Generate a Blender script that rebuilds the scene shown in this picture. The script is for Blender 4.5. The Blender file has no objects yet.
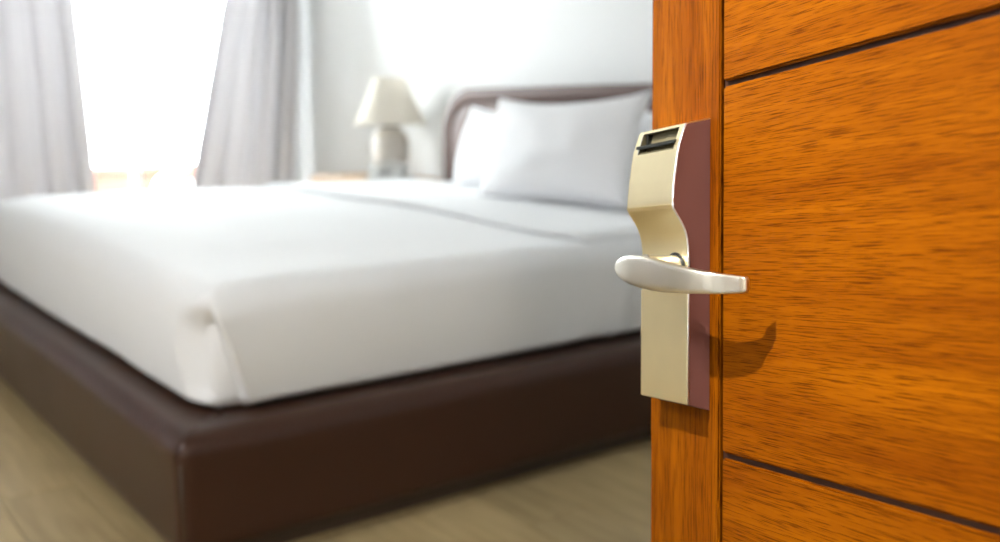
import bpy, bmesh, math, random
import numpy as np
from mathutils import Vector, Matrix, noise
random.seed(7)
scn = bpy.context.scene
COL = scn.collection

# ------------------------------------------------------------------ camera
hor, v1, v2 = 110.38, 1788.345, -272.751          # horizon row and the bed's two vanishing points
dyy = 271 - hor
FPX = math.sqrt((v1-500)*(500-v2) - dyy*dyy)
pitch = math.atan(dyy/FPX); yaw = math.atan((v1-500)/math.hypot(FPX, dyy)); H = 1.0
Fv = np.array([-math.sin(yaw), math.cos(yaw), 0]); Rv = np.array([math.cos(yaw), math.sin(yaw), 0]); Zv = np.array([0, 0, 1.])
fw = Fv*math.cos(pitch) - Zv*math.sin(pitch); upv = Fv*math.sin(pitch) + Zv*math.cos(pitch)
CP = np.array([0, 0, H])
cam = bpy.data.cameras.new('camera'); camo = bpy.data.objects.new('camera', cam); COL.objects.link(camo)
cam.sensor_width = 36; cam.lens = FPX/1000*36; cam.clip_start = .02
M = Matrix((Rv, upv, -fw)).transposed().to_4x4(); M.translation = Vector(CP)
camo.matrix_world = M
cam.dof.use_dof = True; cam.dof.focus_distance = 0.885; cam.dof.aperture_fstop = 3.3
scn.camera = camo
# ------------------------------------------------------------------ world, exposure
SKY = 17.0
w = bpy.data.worlds.new('sky'); scn.world = w; w.use_nodes = True
bg = w.node_tree.nodes['Background']; bg.inputs[0].default_value = (.93, .97, 1, 1); bg.inputs[1].default_value = SKY
vs = scn.view_settings; vs.view_transform = 'Standard'; vs.look = 'None'; vs.gamma = 1; vs.use_curve_mapping = False
vs.exposure = 1.18

def ray(x, y): return fw*FPX + Rv*(x-500) + upv*(271-y)
def atz(x, y, z): r = ray(x, y); return CP + r*(z-H)/r[2]
def aty(x, y, Y): r = ray(x, y); return CP + r*Y/r[1]
def atx(x, y, X): r = ray(x, y); return CP + r*X/r[0]

# room dimensions
XW, XE, XC = -6.36, .13, 1.7      # window wall, entry wall, corridor wall
YH, YR = 3.18, -2.3               # head wall, rear wall
ZC = 2.6
# lights: the downlight that washes the entrance door, plus added fill lamps in the room and the corridor
def spot(name, loc, target, power, cone, blend, radius, color):
    l = bpy.data.lights.new(name, 'SPOT'); l.energy = power; l.spot_size = math.radians(cone); l.spot_blend = blend
    l.shadow_soft_size = radius; l.color = color
    o = bpy.data.objects.new(name, l); COL.objects.link(o); o.location = loc
    o.rotation_euler = (Vector(target)-Vector(loc)).to_track_quat('-Z', 'Y').to_euler()
    return o
DL = Vector((-1.0, -.42, 2.55))
spot('door_downlight_lamp', DL, (-.42, .72, 1.22), 192, 42, 1, .022, (1, .95, .88))
pl = bpy.data.lights.new('corridor_fill_light', 'POINT'); pl.energy = 27; pl.shadow_soft_size = .1; pl.color = (1, .9, .75)  # added unseen fill, brightens the bed's near side through the doorway
po = bpy.data.objects.new('corridor_fill_light', pl); COL.objects.link(po); po.location = (.95, -.3, 2.3)
pt = bpy.data.lights.new('window_portal', 'AREA'); pt.shape = 'RECTANGLE'; pt.size = 2.33; pt.size_y = 2.4
pto = bpy.data.objects.new('window_portal', pt); COL.objects.link(pto); pt.cycles.is_portal = True
pto.location = (XW-.16, 1.815, 1.2); pto.rotation_euler = (Vector((1, 0, 0))).to_track_quat('-Z', 'Y').to_euler()

pc = bpy.data.lights.new('room_fill_light', 'POINT'); pc.energy = 32; pc.shadow_soft_size = .16; pc.color = (.95, .98, 1)  # added unseen fill for the bed foot and the floor
pco = bpy.data.objects.new('room_fill_light', pc); COL.objects.link(pco); pco.location = (-1.7, -1.35, ZC-.24)
pt2 = bpy.data.lights.new('window_portal', 'AREA'); pt2.shape = 'RECTANGLE'; pt2.size = 1.9; pt2.size_y = 2.4; pt2.cycles.is_portal = True
pto2 = bpy.data.objects.new('window_portal', pt2); COL.objects.link(pto2)
pto2.location = (XW-.16, -1.05, 1.2); pto2.rotation_euler = pto.rotation_euler

# ------------------------------------------------------------------ materials
def newmat(name):
    m = bpy.data.materials.new(name); m.use_nodes = True
    nt = m.node_tree; b = nt.nodes['Principled BSDF']
    return m, nt, b
def N(nt, t, **kw):
    n = nt.nodes.new(t)
    for k, v in kw.items():
        if k in n.inputs.keys(): n.inputs[k].default_value = v
        else: setattr(n, k, v)
    return n
def rgba(c): return (c[0], c[1], c[2], 1)
def plain(name, col, rough=.5, metal=0, var=.06, scale=8, bump=0, bscale=60, spec=.5, coat=0, sheen=0, trans=0):
    m, nt, b = newmat(name)
    tc = N(nt, 'ShaderNodeTexCoord'); nz = N(nt, 'ShaderNodeTexNoise', Scale=scale, Detail=3.)
    nt.links.new(tc.outputs['Object'], nz.inputs['Vector'])
    r = N(nt, 'ShaderNodeMix', data_type='RGBA')
    r.inputs[6].default_value = rgba([c*(1-var) for c in col]); r.inputs[7].default_value = rgba([min(1, c*(1+var)) for c in col])
    nt.links.new(nz.outputs['Fac'], r.inputs[0]); nt.links.new(r.outputs[2], b.inputs['Base Color'])
    b.inputs['Roughness'].default_value = rough; b.inputs['Metallic'].default_value = metal
    b.inputs['Specular IOR Level'].default_value = spec; b.inputs['Coat Weight'].default_value = coat
    b.inputs['Sheen Weight'].default_value = sheen
    if bump:
        n2 = N(nt, 'ShaderNodeTexNoise', Scale=bscale, Detail=2.); nt.links.new(tc.outputs['Object'], n2.inputs['Vector'])
        bp = N(nt, 'ShaderNodeBump', Strength=bump, Distance=.002); nt.links.new(n2.outputs['Fac'], bp.inputs['Height'])
        nt.links.new(bp.outputs['Normal'], b.inputs['Normal'])
    if trans:
        out = nt.nodes['Material Output']; tr = N(nt, 'ShaderNodeBsdfTranslucent'); tr.inputs[0].default_value = rgba(col)
        mx = N(nt, 'ShaderNodeMixShader'); mx.inputs[0].default_value = trans
        nt.links.new(b.outputs[0], mx.inputs[1]); nt.links.new(tr.outputs[0], mx.inputs[2]); nt.links.new(mx.outputs[0], out.inputs[0])
    return m
def door_wood(name, horizontal):
    """varnished teak veneer: broad figure + fine dark pores running along the grain"""
    m, nt, b = newmat(name)
    tc = N(nt, 'ShaderNodeTexCoord')
    oi = N(nt, 'ShaderNodeObjectInfo')
    add = N(nt, 'ShaderNodeVectorMath', operation='ADD')
    sc = N(nt, 'ShaderNodeVectorMath', operation='SCALE'); sc.inputs[0].default_value = (3.1, 1.7, 2.3)
    nt.links.new(oi.outputs['Random'], sc.inputs['Scale'])
    nt.links.new(tc.outputs['Object'], add.inputs[0]); nt.links.new(sc.outputs[0], add.inputs[1])
    def nz(sx, sz, scale, detail, rough=.55, dist=0.):
        mp = N(nt, 'ShaderNodeMapping'); mp.inputs['Scale'].default_value = (sx, 1, sz)
        nt.links.new(add.outputs[0], mp.inputs[0])
        n = N(nt, 'ShaderNodeTexNoise', Scale=scale, Detail=detail, Roughness=rough, Distortion=dist)
        nt.links.new(mp.outputs[0], n.inputs['Vector']); return n
    if horizontal: A, B, Cc = nz(1, 10, 1.7, 4, .6, .25), nz(1, 40, 7, 3), nz(1, 38, 27, 2.5, .6)
    else: A, B, Cc = nz(9, 1, 2.6, 4, .6, .3), nz(40, 1, 7, 3), nz(40, 1, 22, 2.5, .6)
    ra = N(nt, 'ShaderNodeValToRGB'); e = ra.color_ramp.elements
    e[0].position = .28; e[0].color = (.152, .033, .0004, 1); e[1].position = .72; e[1].color = (.295, .087, .0008, 1)
    nt.links.new(A.outputs['Fac'], ra.inputs[0])
    rb = N(nt, 'ShaderNodeValToRGB'); e = rb.color_ramp.elements
    e[0].position = .3; e[0].color = (.62, .55, .5, 1); e[1].position = .66; e[1].color = (1, 1, 1, 1)
    nt.links.new(B.outputs['Fac'], rb.inputs[0])
    rc = N(nt, 'ShaderNodeValToRGB'); e = rc.color_ramp.elements
    e[0].position = .37; e[0].color = (.20, .12, .09, 1); e[1].position = .49; e[1].color = (1, 1, 1, 1)
    nt.links.new(Cc.outputs['Fac'], rc.inputs[0])
    m1 = N(nt, 'ShaderNodeMix', data_type='RGBA', blend_type='MULTIPLY'); m1.inputs[0].default_value = .5
    nt.links.new(ra.outputs[0], m1.inputs[6]); nt.links.new(rb.outputs[0], m1.inputs[7])
    m2 = N(nt, 'ShaderNodeMix', data_type='RGBA', blend_type='MULTIPLY'); m2.inputs[0].default_value = .75
    nt.links.new(m1.outputs[2], m2.inputs[6]); nt.links.new(rc.outputs[0], m2.inputs[7])
    nt.links.new(m2.outputs[2], b.inputs['Base Color'])
    b.inputs['Roughness'].default_value = .42; b.inputs['Specular IOR Level'].default_value = .05
    bp = N(nt, 'ShaderNodeBump', Strength=.25, Distance=.0006); nt.links.new(Cc.outputs['Fac'], bp.inputs['Height'])
    nt.links.new(bp.outputs['Normal'], b.inputs['Normal'])
    return m
def plank_mat():
    m, nt, b = newmat('pale_oak_laminate')
    tc = N(nt, 'ShaderNodeTexCoord'); oi = N(nt, 'ShaderNodeObjectInfo')
    mp = N(nt, 'ShaderNodeMapping'); mp.inputs['Scale'].default_value = (1, 9, 1)
    nt.links.new(tc.outputs['Object'], mp.inputs[0])
    cb = N(nt, 'ShaderNodeCombineXYZ'); mu = N(nt, 'ShaderNodeMath', operation='MULTIPLY'); mu.inputs[1].default_value = 31
    nt.links.new(oi.outputs['Random'], mu.inputs[0]); nt.links.new(mu.outputs[0], cb.inputs[0]); nt.links.new(mu.outputs[0], cb.inputs[1])
    nt.links.new(cb.outputs[0], mp.inputs['Location'])
    nz = N(nt, 'ShaderNodeTexNoise', Scale=3.5, Detail=4., Distortion=.5); nt.links.new(mp.outputs[0], nz.inputs['Vector'])
    r = N(nt, 'ShaderNodeValToRGB'); e = r.color_ramp.elements
    e[0].position = .3; e[0].color = (.36, .265, .13, 1); e[1].position = .7; e[1].color = (.49, .375, .195, 1)
    nt.links.new(nz.outputs['Fac'], r.inputs[0])
    hs = N(nt, 'ShaderNodeHueSaturation'); mr = N(nt, 'ShaderNodeMapRange'); mr.inputs[3].default_value = .9; mr.inputs[4].default_value = 1.1
    nt.links.new(oi.outputs['Random'], mr.inputs[0]); nt.links.new(mr.outputs[0], hs.inputs['Value']); nt.links.new(r.outputs[0], hs.inputs['Color'])
    nt.links.new(hs.outputs[0], b.inputs['Base Color']); b.inputs['Roughness'].default_value = .38
    return m
def glass_mat():
    m, nt, b = newmat('window_glass'); out = nt.nodes['Material Output']
    t = N(nt, 'ShaderNodeBsdfTransparent'); t.inputs[0].default_value = (.97, .99, .98, 1)
    g = N(nt, 'ShaderNodeBsdfGlossy'); g.inputs['Roughness'].default_value = .02
    fr = N(nt, 'ShaderNodeFresnel', IOR=1.45); mx = N(nt, 'ShaderNodeMixShader')
    nt.links.new(fr.outputs[0], mx.inputs[0]); nt.links.new(t.outputs[0], mx.inputs[1]); nt.links.new(g.outputs[0], mx.inputs[2])
    nt.links.new(mx.outputs[0], out.inputs[0]); return m
def emit(name, col, s):
    m, nt, b = newmat(name); b.inputs['Emission Color'].default_value = rgba(col); b.inputs['Emission Strength'].default_value = s
    b.inputs['Base Color'].default_value = rgba(col); return m

MT = dict(
    wall=plain('white_wall_paint', (.79, .795, .795), .8, var=.01, bump=.1, bscale=200),
    ceil=plain('white_ceiling_paint', (.82, .82, .81), .85, var=.01),
    trim=plain('white_gloss_paint', (.80, .80, .78), .4, var=.01),
    frame=plain('white_window_frame', (.82, .82, .82), .4, var=.01),
    plank=plank_mat(), sub=plain('grey_screed', (.12, .11, .09), .9),
    panel=door_wood('teak_veneer_across', True), stile=door_wood('teak_veneer_upright', False),
    groove=plain('dark_groove_wood', (.05, .014, .004), .6),
    gold=plain('satin_champagne_metal', (.95, .83, .53), .36, metal=1, var=.05, scale=30, bump=.04, bscale=500),
    silver=plain('satin_nickel', (.74, .69, .60), .28, metal=1, var=.03, scale=40),
    edge=plain('silver_edge_highlight', (.78, .80, .84), .3, metal=.8, var=.02),  # pale tone stands for the specular glint on the bevel
    maroon=plain('maroon_brown_lacquer', (.175, .074, .068), .5, var=.12, scale=14),
    black=plain('black_plastic', (.012, .014, .012), .35, var=.05),
    olive=plain('shaded_gold_recess', (.22, .19, .11), .5, metal=.5),  # gold darkened to olive, the shade inside the slot put into the colour
    leather=plain('brown_leatherette', (.042, .0150, .0072), .34, var=.1, scale=5, bump=.08, bscale=300, spec=.36),
    hb=plain('brown_headboard_leatherette', (.088, .034, .023), .55, var=.1, scale=5, bump=.06, bscale=300),
    plinth=plain('dark_brown_plinth', (.045, .026, .014), .5),
    linen=plain('white_cotton_sheet', (.82, .83, .85), .85, var=.015, bump=.06, bscale=900, sheen=.1),
    pillow=plain('white_pillow_cotton', (.84, .84, .86), .85, var=.015, bump=.06, bscale=900, sheen=.1),
    curtain=plain('pale_grey_curtain', (.68, .665, .68), .9, var=.03, scale=5, trans=.21),
    shade=plain('cream_lamp_shade', (.90, .87, .81), .9, var=.03, trans=.5),
    ceramic=plain('mottled_beige_ceramic', (.56, .52, .47), .45, var=.22, scale=16),
    darkmetal=plain('dark_lamp_collar', (.10, .11, .13), .4, metal=.6),
    oak=plain('light_oak_wood', (.50, .33, .19), .45, var=.15, scale=7),
    phone=plain('light_grey_phone_plastic', (.60, .61, .60), .4, var=.03),
    key=plain('pale_grey_key', (.36, .37, .38), .5),
    terra=plain('terracotta_render', (.165, .066, .045), .85, var=.1), deck=plain('balcony_tile', (.45, .40, .35), .7),
    glass=glass_mat(), lampglow=emit('downlight_glow', (1, .93, .82), 6), chrome=plain('white_downlight_ring', (.8, .8, .8), .4),
    brass=plain('hinge_steel', (.6, .58, .55), .35, metal=1))

# ------------------------------------------------------------------ mesh helpers
def empty(name, loc=(0, 0, 0)):
    o = bpy.data.objects.new(name, None); COL.objects.link(o); o.location = loc; o.empty_display_size = .1; return o
def tag(o, label, cat, group=None, kind=None):
    o['label'] = label; o['category'] = cat
    if group: o['group'] = group
    if kind: o['kind'] = kind
    return o
def mk(name, verts, faces, m, parent=None, smooth=False, ang=None):
    me = bpy.data.meshes.new(name); me.from_pydata([tuple(map(float, v)) for v in verts], [], faces)
    bm = bmesh.new(); bm.from_mesh(me); bmesh.ops.remove_doubles(bm, verts=bm.verts, dist=1e-6); bmesh.ops.recalc_face_normals(bm, faces=bm.faces)
    bm.to_mesh(me); bm.free()
    if m: me.materials.append(MT[m])
    if smooth:
        for p_ in me.polygons: p_.use_smooth = True
        if ang: me.set_sharp_from_angle(angle=math.radians(ang))
    o = bpy.data.objects.new(name, me); COL.objects.link(o)
    if parent: o.parent = parent
    return o
def obm(name, bm, m, parent=None, smooth=False, ang=35):
    bmesh.ops.recalc_face_normals(bm, faces=bm.faces)
    me = bpy.data.meshes.new(name); bm.to_mesh(me); bm.free(); me.materials.append(MT[m])
    if smooth:
        for p_ in me.polygons: p_.use_smooth = True
        me.set_sharp_from_angle(angle=math.radians(ang))
    o = bpy.data.objects.new(name, me); COL.objects.link(o)
    if parent: o.parent = parent
    return o
def box(name, a, b, m, parent=None, bev=0, seg=1):
    bm = bmesh.new(); bmesh.ops.create_cube(bm, size=1)
    for v in bm.verts: v.co = Vector([(a[i]+b[i])/2 + v.co[i]*(b[i]-a[i]) for i in range(3)])
    if bev: bmesh.ops.bevel(bm, geom=bm.edges[:], offset=bev, segments=seg, affect='EDGES', profile=.5)
    return obm(name, bm, m, parent, smooth=bool(bev and seg > 1))
def prism(name, poly, axis, lo, hi, m, parent=None, bev=0, seg=2, smooth=False, ang=35):
    """extrude a 2-D polygon; axis = index of the extrusion axis"""
    oth = [i for i in range(3) if i != axis]
    bm = bmesh.new(); rows = []
    for c in (lo, hi):
        r = []
        for q in poly:
            v = [0, 0, 0]; v[axis] = c; v[oth[0]] = q[0]; v[oth[1]] = q[1]; r.append(bm.verts.new(v))
        rows.append(r)
    n = len(poly); bm.faces.new(rows[0]); bm.faces.new(rows[1][::-1])
    for i in range(n): bm.faces.new((rows[0][i], rows[0][(i+1) % n], rows[1][(i+1) % n], rows[1][i]))
    if bev: bmesh.ops.bevel(bm, geom=[e for e in bm.edges], offset=bev, segments=seg, affect='EDGES')
    return obm(name, bm, m, parent, smooth, ang)
def grid(name, P, m, parent=None, closed_u=False, closed_v=False, smooth=True, caps=False, ang=None):
    """P[i][j] rows of points"""
    nu, nv = len(P), len(P[0]); V = [p for r in P for p in r]; Fc = []
    for i in range(nu if closed_u else nu-1):
        for j in range(nv if closed_v else nv-1):
            a, b = i, (i+1) % nu; c, d_ = j, (j+1) % nv
            Fc.append((a*nv+c, b*nv+c, b*nv+d_, a*nv+d_))
    if caps and closed_v: Fc.append(tuple(range(nv))); Fc.append(tuple((nu-1)*nv+j for j in range(nv)))
    return mk(name, V, Fc, m, parent, smooth, ang)
def lathe(name, prof, c, m, parent=None, n=40, ang=40):
    P = [[(c[0]+r*math.cos(2*math.pi*j/n), c[1]+r*math.sin(2*math.pi*j/n), c[2]+z) for j in range(n)] for r, z in prof]
    return grid(name, P, m, parent, closed_v=True, caps=True, ang=ang)
def tube(name, pts, r, m, parent=None, n=8):
    P = []; pts = [Vector(p) for p in pts]
    for i, p_ in enumerate(pts):
        t = (pts[min(i+1, len(pts)-1)] - pts[max(i-1, 0)]).normalized()
        a = t.cross(Vector((0, 0, 1)));
        if a.length < 1e-3: a = t.cross(Vector((1, 0, 0)))
        a.normalize(); b = t.cross(a)
        P.append([p_ + r*(math.cos(2*math.pi*k/n)*a + math.sin(2*math.pi*k/n)*b) for k in range(n)])
    return grid(name, P, m, parent, closed_v=True, caps=True)
def sm(a, b, x):
    t = min(1, max(0, (x-a)/(b-a))); return t*t*(3-2*t)

# ------------------------------------------------------------------ room shell
def S(o, label, cat): return tag(o, label, cat, kind='structure')
fl = S(box('floor', (XW-.15, YR-.15, -.12), (XC+.15, YH+.15, -.012), 'sub'), 'pale oak laminate floor running under the bed', 'floor')
pw = .197; rows = []
yy = YR; k = 0
mesh_cache = {}
while yy < YH-.01:
    y1 = min(yy+pw, YH); x = XW - random.random()*1.1
    while x < XC-.01:
        x0 = max(x, XW); x1 = min(x+1.26, XC)
        if x1-x0 > .02:
            key = (round(x1-x0, 2), round(y1-yy, 3))
            if key in mesh_cache:
                o = bpy.data.objects.new('plank', mesh_cache[key]); COL.objects.link(o); o.parent = fl
            else:
                g = .0012
                o = box('plank', (g, g, -.012), (x1-x0-g, y1-yy-g, 0), 'plank', fl, bev=.0008); mesh_cache[key] = o.data
            o.location = (x0, yy, 0)
        x += 1.26
    yy += pw
S(box('ceiling', (XW-.15, YR-.15, ZC), (XC+.15, YH+.15, ZC+.1), 'ceil'), 'white painted ceiling above the frame', 'ceiling')
S(box('wall_head', (XW-.15, YH, -.012), (XC+.15, YH+.15, ZC), 'wall'), 'white wall behind the headboard and lamp', 'wall')
S(box('wall_rear', (XW-.15, YR-.15, -.012), (XC+.15, YR, ZC), 'wall'), 'white wall facing the foot of the bed', 'wall')
S(box('wall_corridor', (XC, YR, -.012), (XC+.15, YH, ZC), 'wall'), 'white corridor wall behind the camera', 'wall')
def wall_x(name, x0, x1, y0, y1, oy0, oy1, oz0, oz1, m):
    """wall slab across x0..x1 with one opening"""
    V, Fc = [], []
    def bx(a, b):
        n = len(V)
        for X in (x0, x1):
            for q in ((a[0], a[1]), (b[0], a[1]), (b[0], b[1]), (a[0], b[1])): V.append((X, q[0], q[1]))
        Fc.extend([(n, n+1, n+2, n+3), (n+4, n+5, n+6, n+7)] + [(n+i, n+(i+1) % 4, n+4+(i+1) % 4, n+4+i) for i in range(4)])
    bx((y0, -.012), (oy0, ZC)); bx((oy1, -.012), (y1, ZC)); bx((oy0, oz1), (oy1, ZC))
    if oz0 > 0: bx((oy0, -.012), (oy1, oz0))
    return mk(name, V, Fc, m)
WY0, WY1, WZ1 = .65, 2.98, 2.40
W2Y0, W2Y1 = -2.0, -.1  # opening of the added window, only there for its light
ww = wall_x('wall_window', XW-.15, XW, .3, YH, WY0, WY1, 0, WZ1, 'wall')
S(ww, 'white wall around the balcony window', 'wall')
ww2 = wall_x('wall_window', XW-.15, XW, YR, .3, W2Y0, W2Y1, 0, WZ1, 'wall')
S(ww2, 'white wall around the added fill light window, outside the frame', 'wall')
DY0, DY1, DZ = -.42, .74, 2.16
S(wall_x('wall_entry', XE, XE+.13, YR, YH, DY0, DY1, 0, DZ, 'wall'), 'white wall with the entrance doorway beside the camera', 'wall')
tf = S(empty('trim_1', (XE, .16, 0)), 'wooden frame lining the entrance doorway', 'door frame')
for nm, a, b in (('jamb', (-.015, DY0-.16, 0), (.145, DY0-.16+.035, DZ-.035)), ('jamb', (-.015, DY1-.16-.035, 0), (.145, DY1-.16, DZ-.035)), ('head', (-.015, DY0-.16, DZ-.035), (.145, DY1-.16, DZ))):
    box(nm, a, b, 'stile', tf, bev=.003)
S(box('baseboard_head', (XW+.002, YH-.014, 0), (XE-.002, YH, .09), 'trim', bev=.003), 'white skirting board under the headboard wall', 'baseboard')
S(box('baseboard_rear', (XW+.002, YR, 0), (XE-.002, YR+.014, .09), 'trim', bev=.003), 'white skirting board along the rear wall', 'baseboard')
# windows: frame, mullion, panes of glass
def window(name, y0, y1, my, label):
    oy = (y0+y1)/2; hw = (y1-y0)/2; fp = .055; my -= oy
    wn = S(empty(name, (XW-.075, oy, 0)), label, 'window')
    for nm, a, b in (('frame', (-.05, -hw, 0), (.05, -hw+fp, WZ1)), ('frame', (-.05, hw-fp, 0), (.05, hw, WZ1)),
                     ('frame', (-.05, -hw+fp, WZ1-fp), (.05, hw-fp, WZ1)), ('sill', (-.05, -hw+fp, 0), (.05, hw-fp, .04))):
        box(nm, a, b, 'frame', wn, bev=.003)
    box('mullion', (-.03, my-.02, .04), (.03, my+.02, WZ1-fp), 'frame', wn, bev=.003)
    for a, b in ((-hw+fp, my-.02), (my+.02, hw-fp)):
        box('pane', (-.004, a, .04), (.004, b, WZ1-fp), 'glass', wn)
window('window_1', WY0, WY1, float(atx(137, 180, XW-.07)[1]), 'tall white framed balcony window between the two curtains')
window('fill_window', W2Y0, W2Y1, (W2Y0+W2Y1)/2, 'added tall window that lets in fill light, outside the frame')  # added unseen window, lights the foot of the bed
# balcony outside
S(box('floor_balcony', (XW-2.2, -3.2, -.12), (XW-.15, 4.6, -.02), 'deck'), 'tiled balcony floor outside the window', 'balcony floor')
BXW = XW-1.45
bw = empty('balcony_wall', (BXW, 2.5, -.02)); tag(bw, 'low terracotta balcony wall with arches seen through the window', 'balcony wall')
zb_ = atx(150, 165.5, BXW)[2] + .02
yl0 = -1.6; yl1 = atx(134, 166, BXW)[1] - 2.5
box('solid_panel', (-.08, yl0-1.2, 0), (.08, yl1, zb_-.05), 'terra', bw, bev=.008)
yr0 = atx(141, 166, BXW)[1] - 2.5; yr1 = 2.0
box('coping', (-.1, yl0-1.2, zb_-.05), (.1, yr1, zb_), 'terra', bw, bev=.006)
aw = .22; pier = .065; y = yr0; 
while y < yr1-.2:                                     # arcade: piers and arches
    y2 = y + pier + aw
    poly = [(y, 0), (y, zb_-.05), (y2, zb_-.05)]
    top = zb_-.07; rr = aw/2; cyy = y+pier+rr
    poly += [(y2, top-rr*1.0)] + [(cyy+rr*math.cos(t), top-rr+rr*math.sin(t)) for t in np.linspace(0, math.pi, 9)][1:] + [(y+pier, 0)]
    prism('arch', poly, 0, -.07, .07, 'terra', bw); y = y2

# ------------------------------------------------------------------ curtains
def curtain(name, edge_in, edge_out, x, phase, label, waves):
    """edge_in/out: (top px, bottom px) of both vertical edges on the plane x"""
    root = empty(name, (x, float(atx(edge_in[1], 190, x)[1]), 0)); tag(root, label, 'curtain', 'window curtains')
    nu, nz_ = 170, 26; front, back = [], []
    def yat(e, z):
        a = atx(e[0], 0, x); b = atx(e[1], 190, x); t = (z-b[2])/(a[2]-b[2]); t = max(-.25, t)
        return b[1] + (a[1]-b[1])*t
    for k in range(nz_):
        z = .012 + (2.46-.012)*k/(nz_-1); fr, bk = [], []
        y0, y1 = yat(edge_in, z), yat(edge_out, z)
        for i in range(nu):
            u = i/(nu-1); fl_ = .7+.3*math.cos(z*1.3+u*5)
            ww = u*waves*2*math.pi + phase + .25*math.sin(z*1.1+u*9)
            d_ = (.062*math.sin(ww) + .016*math.sin(2.3*ww+1.1)) * fl_
            yv = y0+(y1-y0)*u + .012*math.sin(2*ww)
            fr.append((x+d_-root.location.x, yv-root.location.y, z)); bk.append((x+d_-.003-root.location.x, yv-root.location.y, z))
        front.append(fr + bk[::-1])
    grid('cloth', front, 'curtain', root, closed_v=True, caps=True)
    for i in range(9):
        u = (i+.5)/9; yv = yat(edge_in, 2.46)*(1-u)+yat(edge_out, 2.46)*u
        tube('hook', [(0, yv-root.location.y, 2.455), (0, yv-root.location.y, 2.495)], .004, 'brass', root, 6)
    return root
XCu = XW + .16
curtain('curtain', (72, 93), (-150, -150), XCu, .4, 'pale grey curtain drawn to the side farther from the lamp', 7)
curtain('curtain', (223, 189), (300, 298), XCu, 2.0, 'pale grey curtain hanging next to the bedside lamp corner', 4.3)
curtain('curtain', (-160, -160), (-1060, -1060), XCu, 1.0, 'pale grey closed curtain added to soften the added window, outside the frame', 16)  # added to dim the light of the unseen window
tr_ = empty('curtain_rail', (XCu, 1.75, 2.5)); tag(tr_, 'white ceiling curtain rail above the balcony window', 'curtain rail')
box('rail', (-.02, -1.6, 0), (.02, 1.3, .03), 'trim', tr_, bev=.004)
for yq in (-1.4, 0, 1.2): box('bracket', (-.012, yq-.02, .03), (.012, yq+.02, ZC-2.5), 'trim', tr_)

# ------------------------------------------------------------------ bed
xs, yf, BW, BL = -1.969, .672, 2.55, 2.257
xn, xf, yh = xs, xs-BW, yf+BL                         # near side, far side, head end
def perimeter(x0, x1, y0, y1, r, fine=None):
    """rounded rectangle, counter-clockwise, (point, normal, side, along)"""
    out = []
    def line(a, b, n):
        L = math.hypot(b[0]-a[0], b[1]-a[1]); d_ = .02; t = 0
        while t < L-1e-6:
            q = (a[0]+(b[0]-a[0])*t/L, a[1]+(b[1]-a[1])*t/L); out.append((q, n))
            step = .02
            if fine and math.hypot(q[0]-fine[0], q[1]-fine[1]) < .45: step = .005
            t += step
    def arc(c, a0):
        m = 14
        for k in range(m): a = a0+math.pi/2*k/m; out.append(((c[0]+r*math.cos(a), c[1]+r*math.sin(a)), (math.cos(a), math.sin(a))))
    line((x0+r, y0), (x1-r, y0), (0, -1)); arc((x1-r, y0+r), -math.pi/2)
    line((x1, y0+r), (x1, y1-r), (1, 0)); arc((x1-r, y1-r), 0)
    line((x1-r, y1), (x0+r, y1), (0, 1)); arc((x0+r, y1-r), math.pi/2)
    line((x0, y1-r), (x0, y0+r), (-1, 0)); arc((x0+r, y0+r), math.pi)
    return out
bed = empty('bed', ((xn+xf)/2, (yf+yh)/2, 0)); tag(bed, 'wide double bed with brown leatherette base and curved headboard', 'bed')
BO = bed.location.copy()
def rel(p_): return (p_[0]-BO.x, p_[1]-BO.y, p_[2]-BO.z)
per = perimeter(xf, xn, yf, yh, .03)
prof = [(.012, .055), (.003, .060), (0, .075)] + [(0, .075+.19*k/8) for k in range(1, 9)] + [(.05-.05*math.cos(a), .270+.05*math.sin(a)) for a in np.linspace(.15, math.pi/2, 9)] + [(.1, .3205), (.16, .318), (.2, .30), (.2, .055)]
P = []
for off, z in prof:
    row = []
    for (q, n) in per:
        o_ = off + .0025*noise.noise(Vector((q[0]*3, q[1]*3, z*6)))
        if off <= .03: pt_ = (q[0]-n[0]*o_, q[1]-n[1]*o_)
        else:
            b_ = (q[0]-n[0]*.03, q[1]-n[1]*.03); e = o_-.03
            pt_ = (min(max(b_[0], xf+.03+e), xn-.03-e), min(max(b_[1], yf+.03+e), yh-.03-e))
        row.append(rel((pt_[0], pt_[1], z)))
    P.append(row)
bf = grid('base_frame', P, 'leather', bed, closed_u=True, closed_v=True)
tube('seam', [rel((xn-.0085, yf+.0085, .06)), rel((xn-.0085, yf+.0085, .262))], .0035, 'plinth', bf)
box('plinth', rel((xf+.05, yf+.05, 0)), rel((xn-.05, yh-.02, .058)), 'plinth', bed, bev=.004)
box('slat_deck', rel((xf+.201, yf+.201, .26)), rel((xn-.201, yh-.201, .30)), 'oak', bed)
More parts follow.
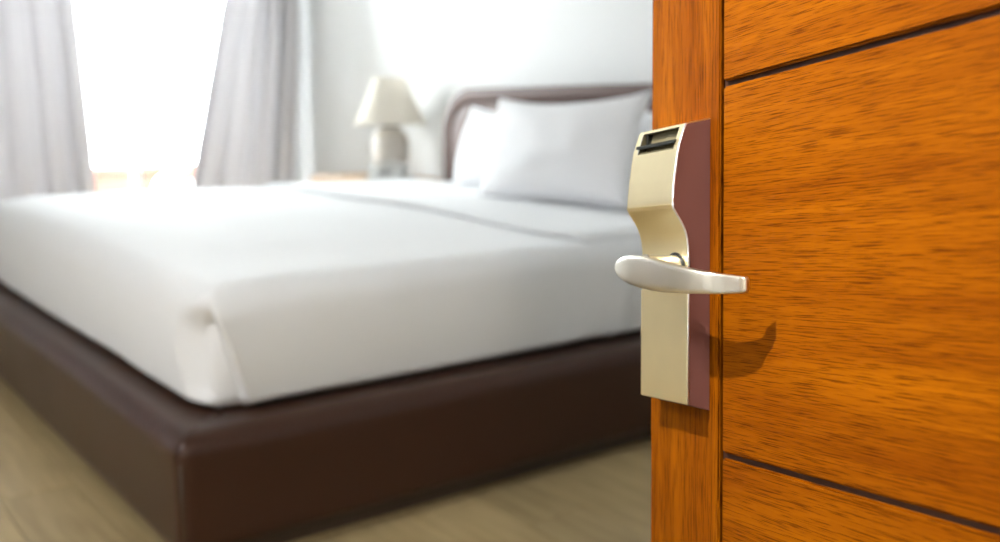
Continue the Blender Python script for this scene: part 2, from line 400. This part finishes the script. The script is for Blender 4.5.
# headboard: rounded padded panel with a raised rim
hz = 1.108
def hb_outline(inset, z0=.06):
    x0, x1, zt, r = xn-2.31+inset-.005, xn-inset+.005, hz-inset, .22-inset*.6
    pts = [(x1, z0), ]
    pts += [(x1-r+r*math.cos(a), zt-r+r*math.sin(a)) for a in np.linspace(0, math.pi/2, 14)]
    pts += [(x0+r+r*math.cos(a), zt-r+r*math.sin(a)) for a in np.linspace(math.pi/2, math.pi, 14)]
    pts += [(x0, z0)]
    return pts
def hb_loft(name, rings, m):
    P = [[rel((q[0], yv, q[1])) for q in hb_outline(ins)] for ins, yv in rings]
    return grid(name, P, m, bed, closed_v=True, caps=True, ang=40)
hy = yh + .004
hb_loft('headboard', [(.012, hy+.17), (.0, hy+.16), (0, hy+.02), (.006, hy+.006), (.018, hy), (.055, hy), (.066, hy+.005), (.072, hy+.016)], 'hb')
hb_loft('headboard_pad', [(.076, hy+.02), (.078, hy+.008), (.09, hy+.001), (.12, hy-.003)], 'hb')
# mattress
ins = .104
mx0, mx1, my0, my1 = xf+.09, xn-ins, yf+ins, yh-.012
ZT = .607
bm_o = box('mattress', (mx0+.03, my0+.03, .3205), (mx1-.03, my1-.02, ZT-.035), 'linen', bev=.04, seg=3)
tag(bm_o, 'thick white mattress under the cover on the bed base', 'mattress')
# white cover: top and tucked-in sides in one cloth
cc = (mx1, my0)
per = perimeter(mx0, mx1, my0, my1, .055, fine=cc)
def crown(x, y):
    u = (x-(mx0+mx1)/2)/((mx1-mx0)/2); v = (y-(my0+my1)/2)/((my1-my0)/2)
    return (.014+.042*sm(1, -.1, u))*(1-abs(u)**(28 if u > 0 else 24))*(1-abs(v)**(18 if v < 0 else 20))*(1-.6*sm(1.4, 2.5, y))
def side_off(q, n, z):
    """outward displacement of the drape"""
    v = (ZT-z)/(ZT-.325)                              # 0 top, 1 bottom
    d_ = .006*noise.noise(Vector((q[0]*2.2, q[1]*2.2, z*3))) + .012*math.sin(min(1, max(0, v))*math.pi)
    if (n[0] > .01 and q[1] < 1.9) or (n[1] < -.01 and q[0] > -3.0):
        rc_ = .055; th_ = math.atan2(n[1], n[0])          # arc length from the middle of the corner
        if q[1] >= my0+rc_-1e-6: a = rc_*math.pi/4 + q[1]-my0-rc_
        elif q[0] <= mx1-rc_+1e-6: a = -rc_*math.pi/4 - (mx1-rc_-q[0])
        else: a = rc_*(th_+math.pi/4)
        vv = min(1, max(0, v))
        ar = .002 + .095*vv
        al = -.035 - .035*math.sin(vv*math.pi)
        if v > .03 and a < ar:
            din = sm(al-.06, al+.06, a) * sm(.05, .4, v) * (1-.5*sm(.78, 1.0, v))
            step = sm(ar, ar-.008, a)
            wr = .006*math.sin(z*115+a*26+1.5*math.sin(a*50)) * sm(.3, .7, v) * sm(-.03, .03, a)
            d_ += (-.060 + wr)*din*step
        elif a >= ar: d_ += .008*math.exp(-(a-ar)/.05)*sm(0, .25, v)
    if n[0] > .5:                                     # tuck creases near the head of the near side
        yc = q[1]-2.095
        d_ += (-.014*math.exp(-(yc/.012)**2) + .010*math.exp(-((yc+.03)/.025)**2)) * sm(.25, .6, v)
        for k, (y0, sl) in enumerate(((1.86, .55), (1.83, .25), (1.88, .95), (1.80, -.1))):
            yl = q[1]-(y0 + sl*(z-.33)); d_ += .006*math.exp(-(yl/.012)**2)*sm(.45, .95, v)
    return d_
zrows = [.322, .326] + list(np.linspace(.333, ZT-.06, 34))
P = []
for z in zrows:
    tuck = .045*sm(.345, .318, z)
    P.append([(q[0]+n[0]*(side_off(q, n, z)-tuck), q[1]+n[1]*(side_off(q, n, z)-tuck), z+.004*noise.noise(Vector((q[0]*2, q[1]*2, 1)))*sm(.40, .33, z)) for q, n in per])
for a in np.linspace(0, math.pi/2, 9)[1:]:
    ox = .055*(1-math.cos(a)); z = ZT-.055+.055*math.sin(a)
    P.append([(q[0]+n[0]*(side_off(q, n, z)*(1-a/1.6)-ox), q[1]+n[1]*(side_off(q, n, z)*(1-a/1.6)-ox), z+crown(q[0]-n[0]*ox, q[1]-n[1]*ox)) for q, n in per])
ctr = ((mx0+mx1)/2, (my0+my1)/2)
for k in range(1, 31):
    t = (k/30)**1.2; row = []
    for q, n in per:
        b_ = (q[0]-n[0]*.055, q[1]-n[1]*.055); t2 = min(t, .985)
        x, y = b_[0]+(ctr[0]-b_[0])*t2, b_[1]+(ctr[1]-b_[1])*t2
        row.append((x, y, ZT+crown(x, y)+.004*noise.noise(Vector((x*2.5, y*2.5, 3)))*sm(0, .2, t)))
    P.append(row)
cv = grid('bed_cover', P, 'linen', closed_v=True, caps=True)
tag(cv, 'smooth white bed cover tucked in around the mattress', 'bed cover')
# folded top sheet: a flat band from the fold to the pillows
FY = 1.955
def topz(x, y): return ZT+crown(x, y)
P = []
th = .022
for i in range(61):
    x = mx0+.05 + (mx1-mx0-.095)*i/60
    fy = FY + .012*math.sin(i*.21) + .004*math.sin(i*.9)
    top, bot = [], []
    prof_ = [(fy+.012, .002), (fy+.002, .006), (fy, .012), (fy+.004, .019), (fy+.016, th)]
    ys = list(np.linspace(fy+.04, my1-.06, 14))
    ed = sm(0, .03, min(i, 60-i)/60)
    top = [(x, y_, topz(x, max(y_, 0))+dz*(.12+.88*ed)) for y_, dz in prof_] + [(x, y_, topz(x, y_)+th*(.12+.88*ed)+.003*noise.noise(Vector((x*4, y_*4, 0)))) for y_ in ys]
    bot = [(x, y_, topz(x, y_)+.002) for y_ in ys[::-1]]
    P.append(top+bot)
fs = grid('folded_sheet', P, 'linen', closed_v=True, caps=True)
tag(fs, 'white top sheet folded flat in front of the pillows', 'sheet')
# pillows
def pillow(loc, w_, h_, t_, lean, turn, label, seed, roll=0):
    root = empty('pillow', loc); root.rotation_euler = (0, 0, math.radians(turn)); tag(root, label, 'pillow', 'white pillows against the headboard')
    n = 30; A, B = [], []
    R_ = Matrix.Rotation(math.radians(lean), 4, 'X') @ Matrix.Rotation(math.radians(roll), 4, 'Y')
    for sgn, rows_ in ((-1, A), (1, B)):
        for i in range(n+1):
            r = []
            for j in range(n+1):
                u, v = -1+2*i/n, -1+2*j/n
                prof_ = max(0, (1-u**2))**.42 * max(0, (1-v**2))**.42
                px = u*w_/2*(1-.055*(1-v*v)); pz = v*h_/2*(1-(.19 if v > 0 else .03)*abs(v)*(1-u*u))
                py = sgn*t_/2*prof_*(1+.10*noise.noise(Vector((u*1.6+seed, v*1.6, sgn)))) + .008*noise.noise(Vector((u*3+seed, v*3, 5+sgn)))*prof_
                py += .012*math.sin(3*math.atan2(v, u)+seed)*(u*u+v*v)*.5
                vv = R_ @ Vector((px, py, pz+h_/2)); r.append(vv)
            rows_.append(r)
    V = [p_ for r in A for p_ in r] + [p_ for r in B for p_ in r]; m = n+1; Fc = []
    for s_ in (0, m*m):
        for i in range(n):
            for j in range(n): Fc.append((s_+i*m+j, s_+(i+1)*m+j, s_+(i+1)*m+j+1, s_+i*m+j+1))
    body = mk('pillowcase', V, Fc, 'pillow', root, smooth=True)
    bo = [A[0][j] for j in range(n+1)] + [A[i][n] for i in range(1, n+1)] + [A[n][j] for j in range(n-1, -1, -1)] + [A[i][0] for i in range(n-1, 0, -1)]
    tube('seam', bo + [bo[0]], .003, 'pillow', body, 6)
    return root
pz = ZT+.043
pillow((-3.49, 2.69, pz), .70, .385, .17, -16, 0, 'white pillow against the headboard on the lamp side', 1.0)
pillow((-2.52, 2.70, pz), .70, .385, .17, -16, 0, 'white pillow against the headboard, mostly hidden behind the open door', 2.3)
pillow((-2.89, 2.46, pz), .82, .435, .19, -20, 3, 'large white pillow leaning in front of the other two pillows', 4.1, roll=-2)

# ------------------------------------------------------------------ nightstand, lamp, telephone
nz0, nx0, nx1, ny0, ny1 = .622, -5.30, -4.527, 2.70, 3.155
ns = empty('nightstand', ((nx0+nx1)/2, (ny0+ny1)/2, 0)); tag(ns, 'light wooden nightstand under the lamp beside the bed', 'nightstand')
nl = ns.location
def nr(p_): return (p_[0]-nl.x, p_[1]-nl.y, p_[2])
box('top', nr((nx0-.01, ny0-.012, nz0-.028)), nr((nx1+.01, ny1, nz0)), 'oak', ns, bev=.004)
box('side_panel', nr((nx0, ny0, .06)), nr((nx0+.02, ny1, nz0-.028)), 'oak', ns)
box('side_panel', nr((nx1-.02, ny0, .06)), nr((nx1, ny1, nz0-.028)), 'oak', ns)
box('back_panel', nr((nx0+.02, ny1-.012, .06)), nr((nx1-.02, ny1, nz0-.028)), 'oak', ns)
box('shelf', nr((nx0+.02, ny0+.01, .10)), nr((nx1-.02, ny1-.012, .12)), 'oak', ns)
for z0, z1 in ((.135, .36), (.37, .59)):
    dr = box('drawer', nr((nx0+.022, ny0-.006, z0)), nr((nx1-.022, ny1-.03, z1)), 'oak', ns, bev=.003)
    kx, ky, kz = nr(((nx0+nx1)/2, ny0-.006, (z0+z1)/2)); tube('knob', [(kx, ky, kz), (kx, ky-.012, kz), (kx, ky-.013, kz)], .012, 'brass', dr, 14)
for a in (nx0+.01, nx1-.05):
    for b in (ny0+.02, ny1-.06): box('leg', nr((a, b, 0)), nr((a+.04, b+.04, .0605)), 'oak', ns)
lp = aty(391.5, 182, 2.96); LX, LY = lp[0], 2.96
lamp = empty('table_lamp', (LX, LY, nz0)); tag(lamp, 'cream shaded table lamp with round mottled ceramic base on the nightstand', 'lamp')
k_ = np.dot(np.array([LX, LY, .9])-CP, fw)/FPX        # metres per pixel at the lamp
zpx = lambda y: aty(391.5, y, LY)[2]-nz0
bz = [(0.072, 0), (.075, .006), (.07, .02), (.082, .05), (.10, .10), (.1035, .135), (.103, zpx(142)), (.094, zpx(135)), (.07, zpx(131)), (.056, zpx(129.5)), (.054, zpx(127.5))]
lathe('base', bz, (0, 0, 0), 'ceramic', lamp, ang=60)
lathe('collar', [(.054, zpx(127.4)), (.056, zpx(126.5)), (.056, zpx(123)), (.03, zpx(122)), (.014, zpx(121.5)), (.012, zpx(116))], (0, 0, 0), 'darkmetal', lamp)
r0, r1, z0, z1 = 36*k_, 16.2*k_, zpx(124.5), zpx(78)
sh = [(r0, z0), (r0-.004+ (r1-r0)*.0, z0+.003)]
lathe_p = [(r0+(r1-r0)*(t**.92), z0+(z1-z0)*t) for t in np.linspace(0, 1, 12)]
n_ = 64; P = []
for r, z in lathe_p + [(r-.0025, z) for r, z in lathe_p[::-1]]:
    P.append([(r*(1+.0025*math.cos(j*math.pi)) * math.cos(2*math.pi*j/n_), r*(1+.0025*math.cos(j*math.pi))*math.sin(2*math.pi*j/n_), z) for j in range(n_)])
shd = grid('shade', P, 'shade', lamp, closed_u=True, closed_v=True)
for r, z in ((r0, z0), (r1, z1)): tube('shade_ring', [(r*math.cos(2*math.pi*j/32), r*math.sin(2*math.pi*j/32), z) for j in range(33)], .003, 'shade', shd, 6)
for a in (0, 2*math.pi/3, 4*math.pi/3): tube('shade_spoke', [(.012*math.cos(a), .012*math.sin(a), zpx(116)), (r0*.93*math.cos(a), r0*.93*math.sin(a), zpx(118))], .002, 'darkmetal', shd, 6)
lathe('bulb', [(.013, zpx(116)), (.016, zpx(113)), (.03, zpx(106)), (.03, zpx(101)), (.018, zpx(97.5)), (.004, zpx(96.8))], (0, 0, 0), 'trim', lamp, 20)
# telephone: wedge body, handset lying on its cradle, keypad, curly cord
tp = aty(387, 181, 2.83)
ph = empty('telephone', (tp[0], 2.83, nz0)); ph.scale = (1, 1, 1.1); ph.rotation_euler = (0, 0, math.radians(48)); tag(ph, 'light grey desk telephone in front of the table lamp', 'telephone')
prism('body', [(-.10, .0), (.095, 0), (.10, .012), (.085, .055), (.02, .058), (-.095, .022)], 0, -.095, .095, 'phone', ph, bev=.006, smooth=True)
hs = []
for i in range(21):
    t = -1+2*i/20; x = t*.105; zc = .076 - .012*t*t + .004; hh = .011 + .010*sm(.55, .85, abs(t)); wv = .02 + .007*sm(.55, .85, abs(t))
    if abs(t) > .97: hh *= .6; wv *= .7
    zc -= .008*sm(.55, .85, abs(t))
    hs.append([(x, .045+wv*math.copysign(abs(math.cos(a))**.6, math.cos(a)), zc+hh*math.copysign(abs(math.sin(a))**.6, math.sin(a))) for a in np.linspace(0, 2*math.pi, 17)[:-1]])
grid('handset', hs, 'phone', ph, closed_v=True, caps=True)
for i in range(4):
    for j in range(3): box('key', (-.035+j*.026, -.085+i*.02, .0265+i*.0065), (-.015+j*.026, -.071+i*.02, .034+i*.0065), 'key', ph, bev=.001)
cd = [(.10+.07*t + .0, .03-.10*t+.012*math.cos(t*60), .012+.010*math.sin(t*60)+.0) for t in np.linspace(0, 1, 120)]
tube('cord', cd, .0028, 'phone', ph, 6)

# ------------------------------------------------------------------ entrance door with card lock
dv = ray(47, 265); dv /= np.linalg.norm(dv); nv_ = np.cross(upv, dv); nv_ /= np.linalg.norm(nv_); Uv = np.cross(dv, nv_)
P0 = CP + ray(720, 271)/FPX*.95
DM = Matrix((dv, nv_, Uv)).transposed().to_4x4()
door = empty('door_1'); S(door, 'open varnished wooden door with grooved panels and a card lock', 'door')
# local origin: on the floor below the groove beside the stile
hfl = -P0[2]/Uv[2]                                    # local height of the floor on the axis t=0
org = P0 + Uv*hfl
DM.translation = Vector(org); door.matrix_world = DM
Z0 = -hfl                                             # local z of the reference row
def ondoor(x, y, s=0):
    r = ray(x, y); k = ((P0-CP)@nv_+s)/(r@nv_); q = CP+r*k-P0; return q@dv, q@Uv+Z0
def atT(x, y, t):
    r = ray(x, y); k = ((P0-CP)@dv+t)/(r@dv); q = CP+r*k-P0; return q@nv_, q@Uv+Z0
def zfl(t, zw): return (zw - org[2] - t*dv[2])/Uv[2]  # local height at which the door reaches world height zw
t_free, t_h0 = ondoor(651, 271)[0], -.735
def t_hinge(z): return t_h0 - (z-Z0)*.125
TH = .042; GR = .0065
def dprism(name, poly, y0, y1, m, bev=.0012, parent=door):
    return prism(name, poly, 1, y0, y1, m, parent, bev=bev, seg=2)
# core behind the facing
core = [(t_free-.003, zfl(t_free, .010)), (t_free-.003, zfl(t_free, 2.06)), (t_hinge(2.1)+.003, zfl(t_hinge(2.1), 2.06)), (t_hinge(0)+.003, zfl(t_hinge(0), .010))]
dprism('core', core, -TH, -GR, 'groove', 0)
zb0 = lambda t: zfl(t, .010); zt0 = lambda t: zfl(t, 2.06)
dprism('stile', [(0.0012, zb0(0)), (t_free, zb0(t_free)), (t_free, zt0(t_free)), (0.0012, zt0(0))], -GR, 0, 'stile', .0015)
dprism('edge_band', [(t_free-.003, zb0(t_free)), (t_free, zb0(t_free)), (t_free, zt0(t_free)), (t_free-.003, zt0(t_free))], -TH, -GR, 'stile', 0)
# panels between horizontal grooves
gpos = [Z0+.1795, Z0-.1772]; step_ = gpos[0]-gpos[1]; gw = .0052
levels = [gpos[1]-step_*k for k in range(2, -1, -1)] + [gpos[0]+step_*k for k in range(0, 4)]
tl = -.0030
lev = [None] + levels + [None]
for i in range(len(lev)-1):
    lo, hi = lev[i], lev[i+1]
    a = (lambda t: zb0(t)) if lo is None else (lambda t, c=lo: max(c+gw/2, zb0(t)))
    b = (lambda t: zt0(t)) if hi is None else (lambda t, c=hi: min(c-gw/2, zt0(t)))
    zm = .5*(a(-.3)+b(-.3))
    if b(-.3)-a(-.3) < .03: continue
    poly = [(tl, a(tl)), (tl, b(tl)), (t_hinge(b(-.8)), b(-.8)), (t_hinge(a(-.8)), a(-.8))]
    dprism('panel', poly, -GR, .0, 'panel', .0022)
for zc in (.25, 1.0, 1.8):
    z_ = zfl(t_h0, zc); t_ = t_hinge(z_)
    hg = box('hinge', (t_-.004, -TH-.004, z_-.05), (t_-.0005, -.003, z_+.05), 'brass', door, bev=.001)
# --- lock
tr, tlk = ondoor(710, 265)[0], .0975
rp = [(686.1, 123.6), (683.0, 132.5), (679.6, 144.2), (677.6, 155.5), (676.1, 167.8), (674.7, 178), (673.7, 188.5), (673.0, 197), (672.9, 203.2), (673.4, 208.0), (676.3, 213), (681.1, 220.9), (684.2, 227.2), (686.1, 232.7), (687.6, 239.5), (688.5, 247.5), (689.1, 259.9)]
fp_ = [atT(x, y, tr) for x, y in rp]                  # (s, z) front profile on the right-hand side, top to bottom
zbF = atT(688.3, 405.1, tr)[1]; fp_ += [(.0250, Z0-.02), (.0251, zbF)]
ztB = atT(710, 119.2, tr)[1]; zbB = atT(709.3, 410.4, tr)[1]
slot_z0, slot_z1 = atT(675.5, 147.5, tr)[1], atT(686.1, 125.6, tr)[1]
body = []
for i, (q0, q1) in enumerate(fp_):
    if q1 > slot_z0-.001: continue
    body.append((q0-.0022, q1))
zz_ = [q[1] for q in fp_][::-1]; ss_ = [q[0] for q in fp_][::-1]
szf = lambda z: float(np.interp(z, zz_, ss_))
body = [(.0004, ztB), (szf(slot_z1)-.003, slot_z1+.0012), (szf(slot_z1)-.0125, slot_z1+.0006), (szf(slot_z0)-.0125, slot_z0-.0006), (szf(slot_z0)-.0022, slot_z0-.0008)] + body + [(.0004, zbB)]
lock = prism('card_lock', body, 0, tr+.0035, tlk-.0008, 'maroon', door, smooth=True)
prism('side_cheek', [(0.0004, ztB)] + [(q0-.0012, q1) for q0, q1 in fp_] + [(.0004, zbB)], 0, tr, tr+.0035, 'maroon', lock, smooth=True)
lock['label'] = 'gold fronted hotel card lock with maroon side'
# gold front shell, with the card slot left open
slot_z0, slot_z1 = atT(675.5, 147.5, tr)[1], atT(686.1, 125.6, tr)[1]
def sz(z):                                            # s on the profile at height z
    zz = [q[1] for q in fp_][::-1]; ss = [q[0] for q in fp_][::-1]
    return float(np.interp(z, zz, ss))
zlist = sorted(set([q[1] for q in fp_] + [slot_z0, slot_z1] + list(np.linspace(zbF, fp_[0][1], 60))))
tA, tB = tr+.0004, tlk
sA, sB = tr+.0095, tlk-.0080                          # slot between these
V, Fc = [], []
def quad(a, b, c, d_):
    n = len(V); V.extend([a, b, c, d_]); Fc.append((n, n+1, n+2, n+3))
cols = [tA, sA, sB, tB]
for i in range(len(zlist)-1):
    za, zb2 = zlist[i], zlist[i+1]; zm = (za+zb2)/2
    for c in range(3):
        if c == 1 and slot_z0 < zm < slot_z1: continue
        quad((cols[c], sz(za), za), (cols[c+1], sz(za), za), (cols[c+1], sz(zb2), zb2), (cols[c], sz(zb2), zb2))
for i in range(len(zlist)-1):
    za, zb2 = zlist[i], zlist[i+1]
    for t in (tA, tB): quad((t, sz(za), za), (t, sz(za)-.0021, za), (t, sz(zb2)-.0021, zb2), (t, sz(zb2), zb2))
sh_ = mk('front_shell', V, Fc, 'gold', lock, smooth=True, ang=40)
# cap on top, lip line, lower plate joint
zT = fp_[0][1]; sT = fp_[0][0]
prism('top_cap', [(.0006, ztB-.0002), (sT-.0002, zT-.0002), (sT-.001, zT+.0009), (.0006, ztB+.0011)], 0, tr+.0002, tlk, 'gold', lock)
zl = atT(672.9, 203.5, tr)[1]
prism('lip_strip', [(sz(zl)-.001, zl-.0050), (sz(zl-.005)+.0007, zl-.0045), (sz(zl)+.0009, zl-.0005), (sz(zl)-.001, zl)], 0, tA, tB, 'gold', lock, bev=.0003)
zj = atT(688.6, 291.5, tr)[1]
box('lower_plate', (tA, .0245, zbF+.0004), (tlk+.0008, .0263, zj), 'gold', lock, bev=.0005)
# bevel highlight along the profile, built as a thin silver line
edge = [Vector((tr+.0002, s+.0001, z)) for s, z in fp_]
tube('edge_highlight', edge, .0010, 'edge', lock, 6)
# slot recess, slanted dark flap
dpt = .010
V, Fc = [], []
b0, b1 = (slot_z0, sz(slot_z0)), (slot_z1, sz(slot_z1))
for t0, t1 in ((sA, sB),):
    quad((t0, b0[1]-dpt, b0[0]), (t1, b0[1]-dpt, b0[0]), (t1, b1[1]-dpt*.8, b1[0]), (t0, b1[1]-dpt*.8, b1[0]))
    quad((t0, b0[1]-.0005, b0[0]), (t1, b0[1]-.0005, b0[0]), (t1, b0[1]-dpt, b0[0]), (t0, b0[1]-dpt, b0[0]))
    quad((t0, b1[1]-.0005, b1[0]), (t1, b1[1]-.0005, b1[0]), (t1, b1[1]-dpt*.8, b1[0]), (t0, b1[1]-dpt*.8, b1[0]))
    for t in (t0, t1): quad((t, b0[1]-.0005, b0[0]), (t, b0[1]-dpt, b0[0]), (t, b1[1]-dpt*.8, b1[0]), (t, b1[1]-.0005, b1[0]))
mk('slot_recess', V, Fc, 'olive', lock)
zf = slot_z0 + .0068
prism('card_flap', [(sz(zf)-.009, zf+.0042), (sz(zf)+.0016, zf+.0022), (sz(zf)+.0018, zf-.0012), (sz(zf)-.009, zf+.0006)], 0, sA-.0015, sB+.003, 'black', lock, bev=.0005)
prism('slot_guide', [(sz(zf)-.0095, zf-.0035), (sz(zf)-.0005, zf-.005), (sz(zf)-.0005, zf-.0068), (sz(zf)-.0095, zf-.0055)], 0, sA+.0002, sB-.0002, 'olive', lock)
box('slot_sensor', (sB-.006, sz(slot_z1)-.009, zf+.003), (sB-.002, sz(slot_z1)-.002, slot_z1-.0005), 'black', lock)
# lever handle
lev_px = [(614.7, 265.0, 270.0, .0500, .003), (616.2, 260.6, 274.6, .0530, .006), (618.6, 258.0, 278.2, .0560, .008), (621.8, 256.3, 281.2, .0585, .0095), (628, 255.4, 284.6, .0620, .0105), (639.3, 255.8, 288.6, .0655, .011), (650, 258.6, 291, .0670, .0115), (660, 261.9, 292.4, .0670, .0115), (675, 265.6, 293.4, .0655, .011), (689, 268.6, 294.0, .0630, .0105), (702, 271.0, 294.2, .0590, .0098), (715.6, 273.2, 294.2, .0540, .009), (727, 274.7, 294.0, .0455, .0082), (737.7, 276.0, 293.4, .0400, .0072), (743.5, 276.9, 292.7, .0360, .006), (746.2, 278.3, 291.3, .0340, .0035)]
P = []
for i, (x, yt, yb, s, tk) in enumerate(lev_px):
    t0, za = ondoor(x, yt, s); t1, zb2 = ondoor(x, yb, s); t = (t0+t1)/2
    hc, hh = (za+zb2)/2, (za-zb2)/2; row = []
    m = 32
    for k in range(m):
        a = 2*math.pi*k/m; ca, sa = math.cos(a), math.sin(a)
        row.append((t, s - tk/2 + tk/2*math.copysign(abs(ca)**.45, ca), hc + hh*math.copysign(abs(sa)**.38, sa)))
    P.append(row)
lv = grid('lever_handle', P, 'silver', lock, closed_v=True, caps=True, ang=75)
lv['label'] = 'curved satin metal lever handle'
tc_, zc_ = ondoor(650, 268, .055)
sgnd = [(tc_, s, zc_) for s in (.0248, .030, .040, .050, .058)]
P = []
for s, r in ((.0235, .0155), (.0262, .0155), (.0266, .0148), (.0266, .0138)):
    P.append([(tc_+r*math.cos(2*math.pi*k/28), s, zc_+r*math.sin(2*math.pi*k/28)) for k in range(28)])
grid('spindle_collar', P, 'black', lv, closed_v=True, caps=True, ang=40)
P = []
for s, r in ((.025, .0128), (.034, .0126), (.045, .0124), (.055, .0132), (.0605, .0135)):
    P.append([(tc_+r*math.cos(2*math.pi*k/28), s, zc_+r*math.sin(2*math.pi*k/28)) for k in range(28)])
grid('spindle', P, 'silver', lv, closed_v=True, caps=True, ang=40)

# ------------------------------------------------------------------ ceiling downlight, and fixtures for the added fill lamps
dn = empty('ceiling_downlight', (DL.x, DL.y, ZC)); tag(dn, 'small recessed ceiling downlight that lights the open door', 'downlight')
lathe('ring', [(.03, -.002), (.032, -.010), (.045, -.012), (.055, -.006), (.056, 0), (.03, 0)], (0, 0, 0), 'chrome', dn, 28)
cl = empty('corridor_fill_fixture', (.95, -.3, ZC)); tag(cl, 'round white fixture of the added corridor fill light, behind the camera', 'ceiling lamp')
lathe('canopy', [(.09, 0), (.09, -.02), (.02, -.03), (.012, -.12), (.012, -.16)], (0, 0, 0), 'chrome', cl, 28)
lathe('reflector', [(.03, -.16), (.14, -.19), (.15, -.20), (.145, -.20), (.03, -.165)], (0, 0, 0), 'chrome', cl, 28)
rl = empty('room_fill_fixture', (-1.7, -1.35, ZC)); tag(rl, 'round fixture of the added room fill light, above the frame', 'ceiling lamp')
lathe('canopy', [(.07, 0), (.07, -.015), (.012, -.02), (.012, -.05), (.012, -.06)], (0, 0, 0), 'chrome', rl, 28)
lathe('reflector', [(.012, -.055), (.20, -.06), (.21, -.065), (.20, -.066), (.012, -.060)], (0, 0, 0), 'chrome', rl, 28)
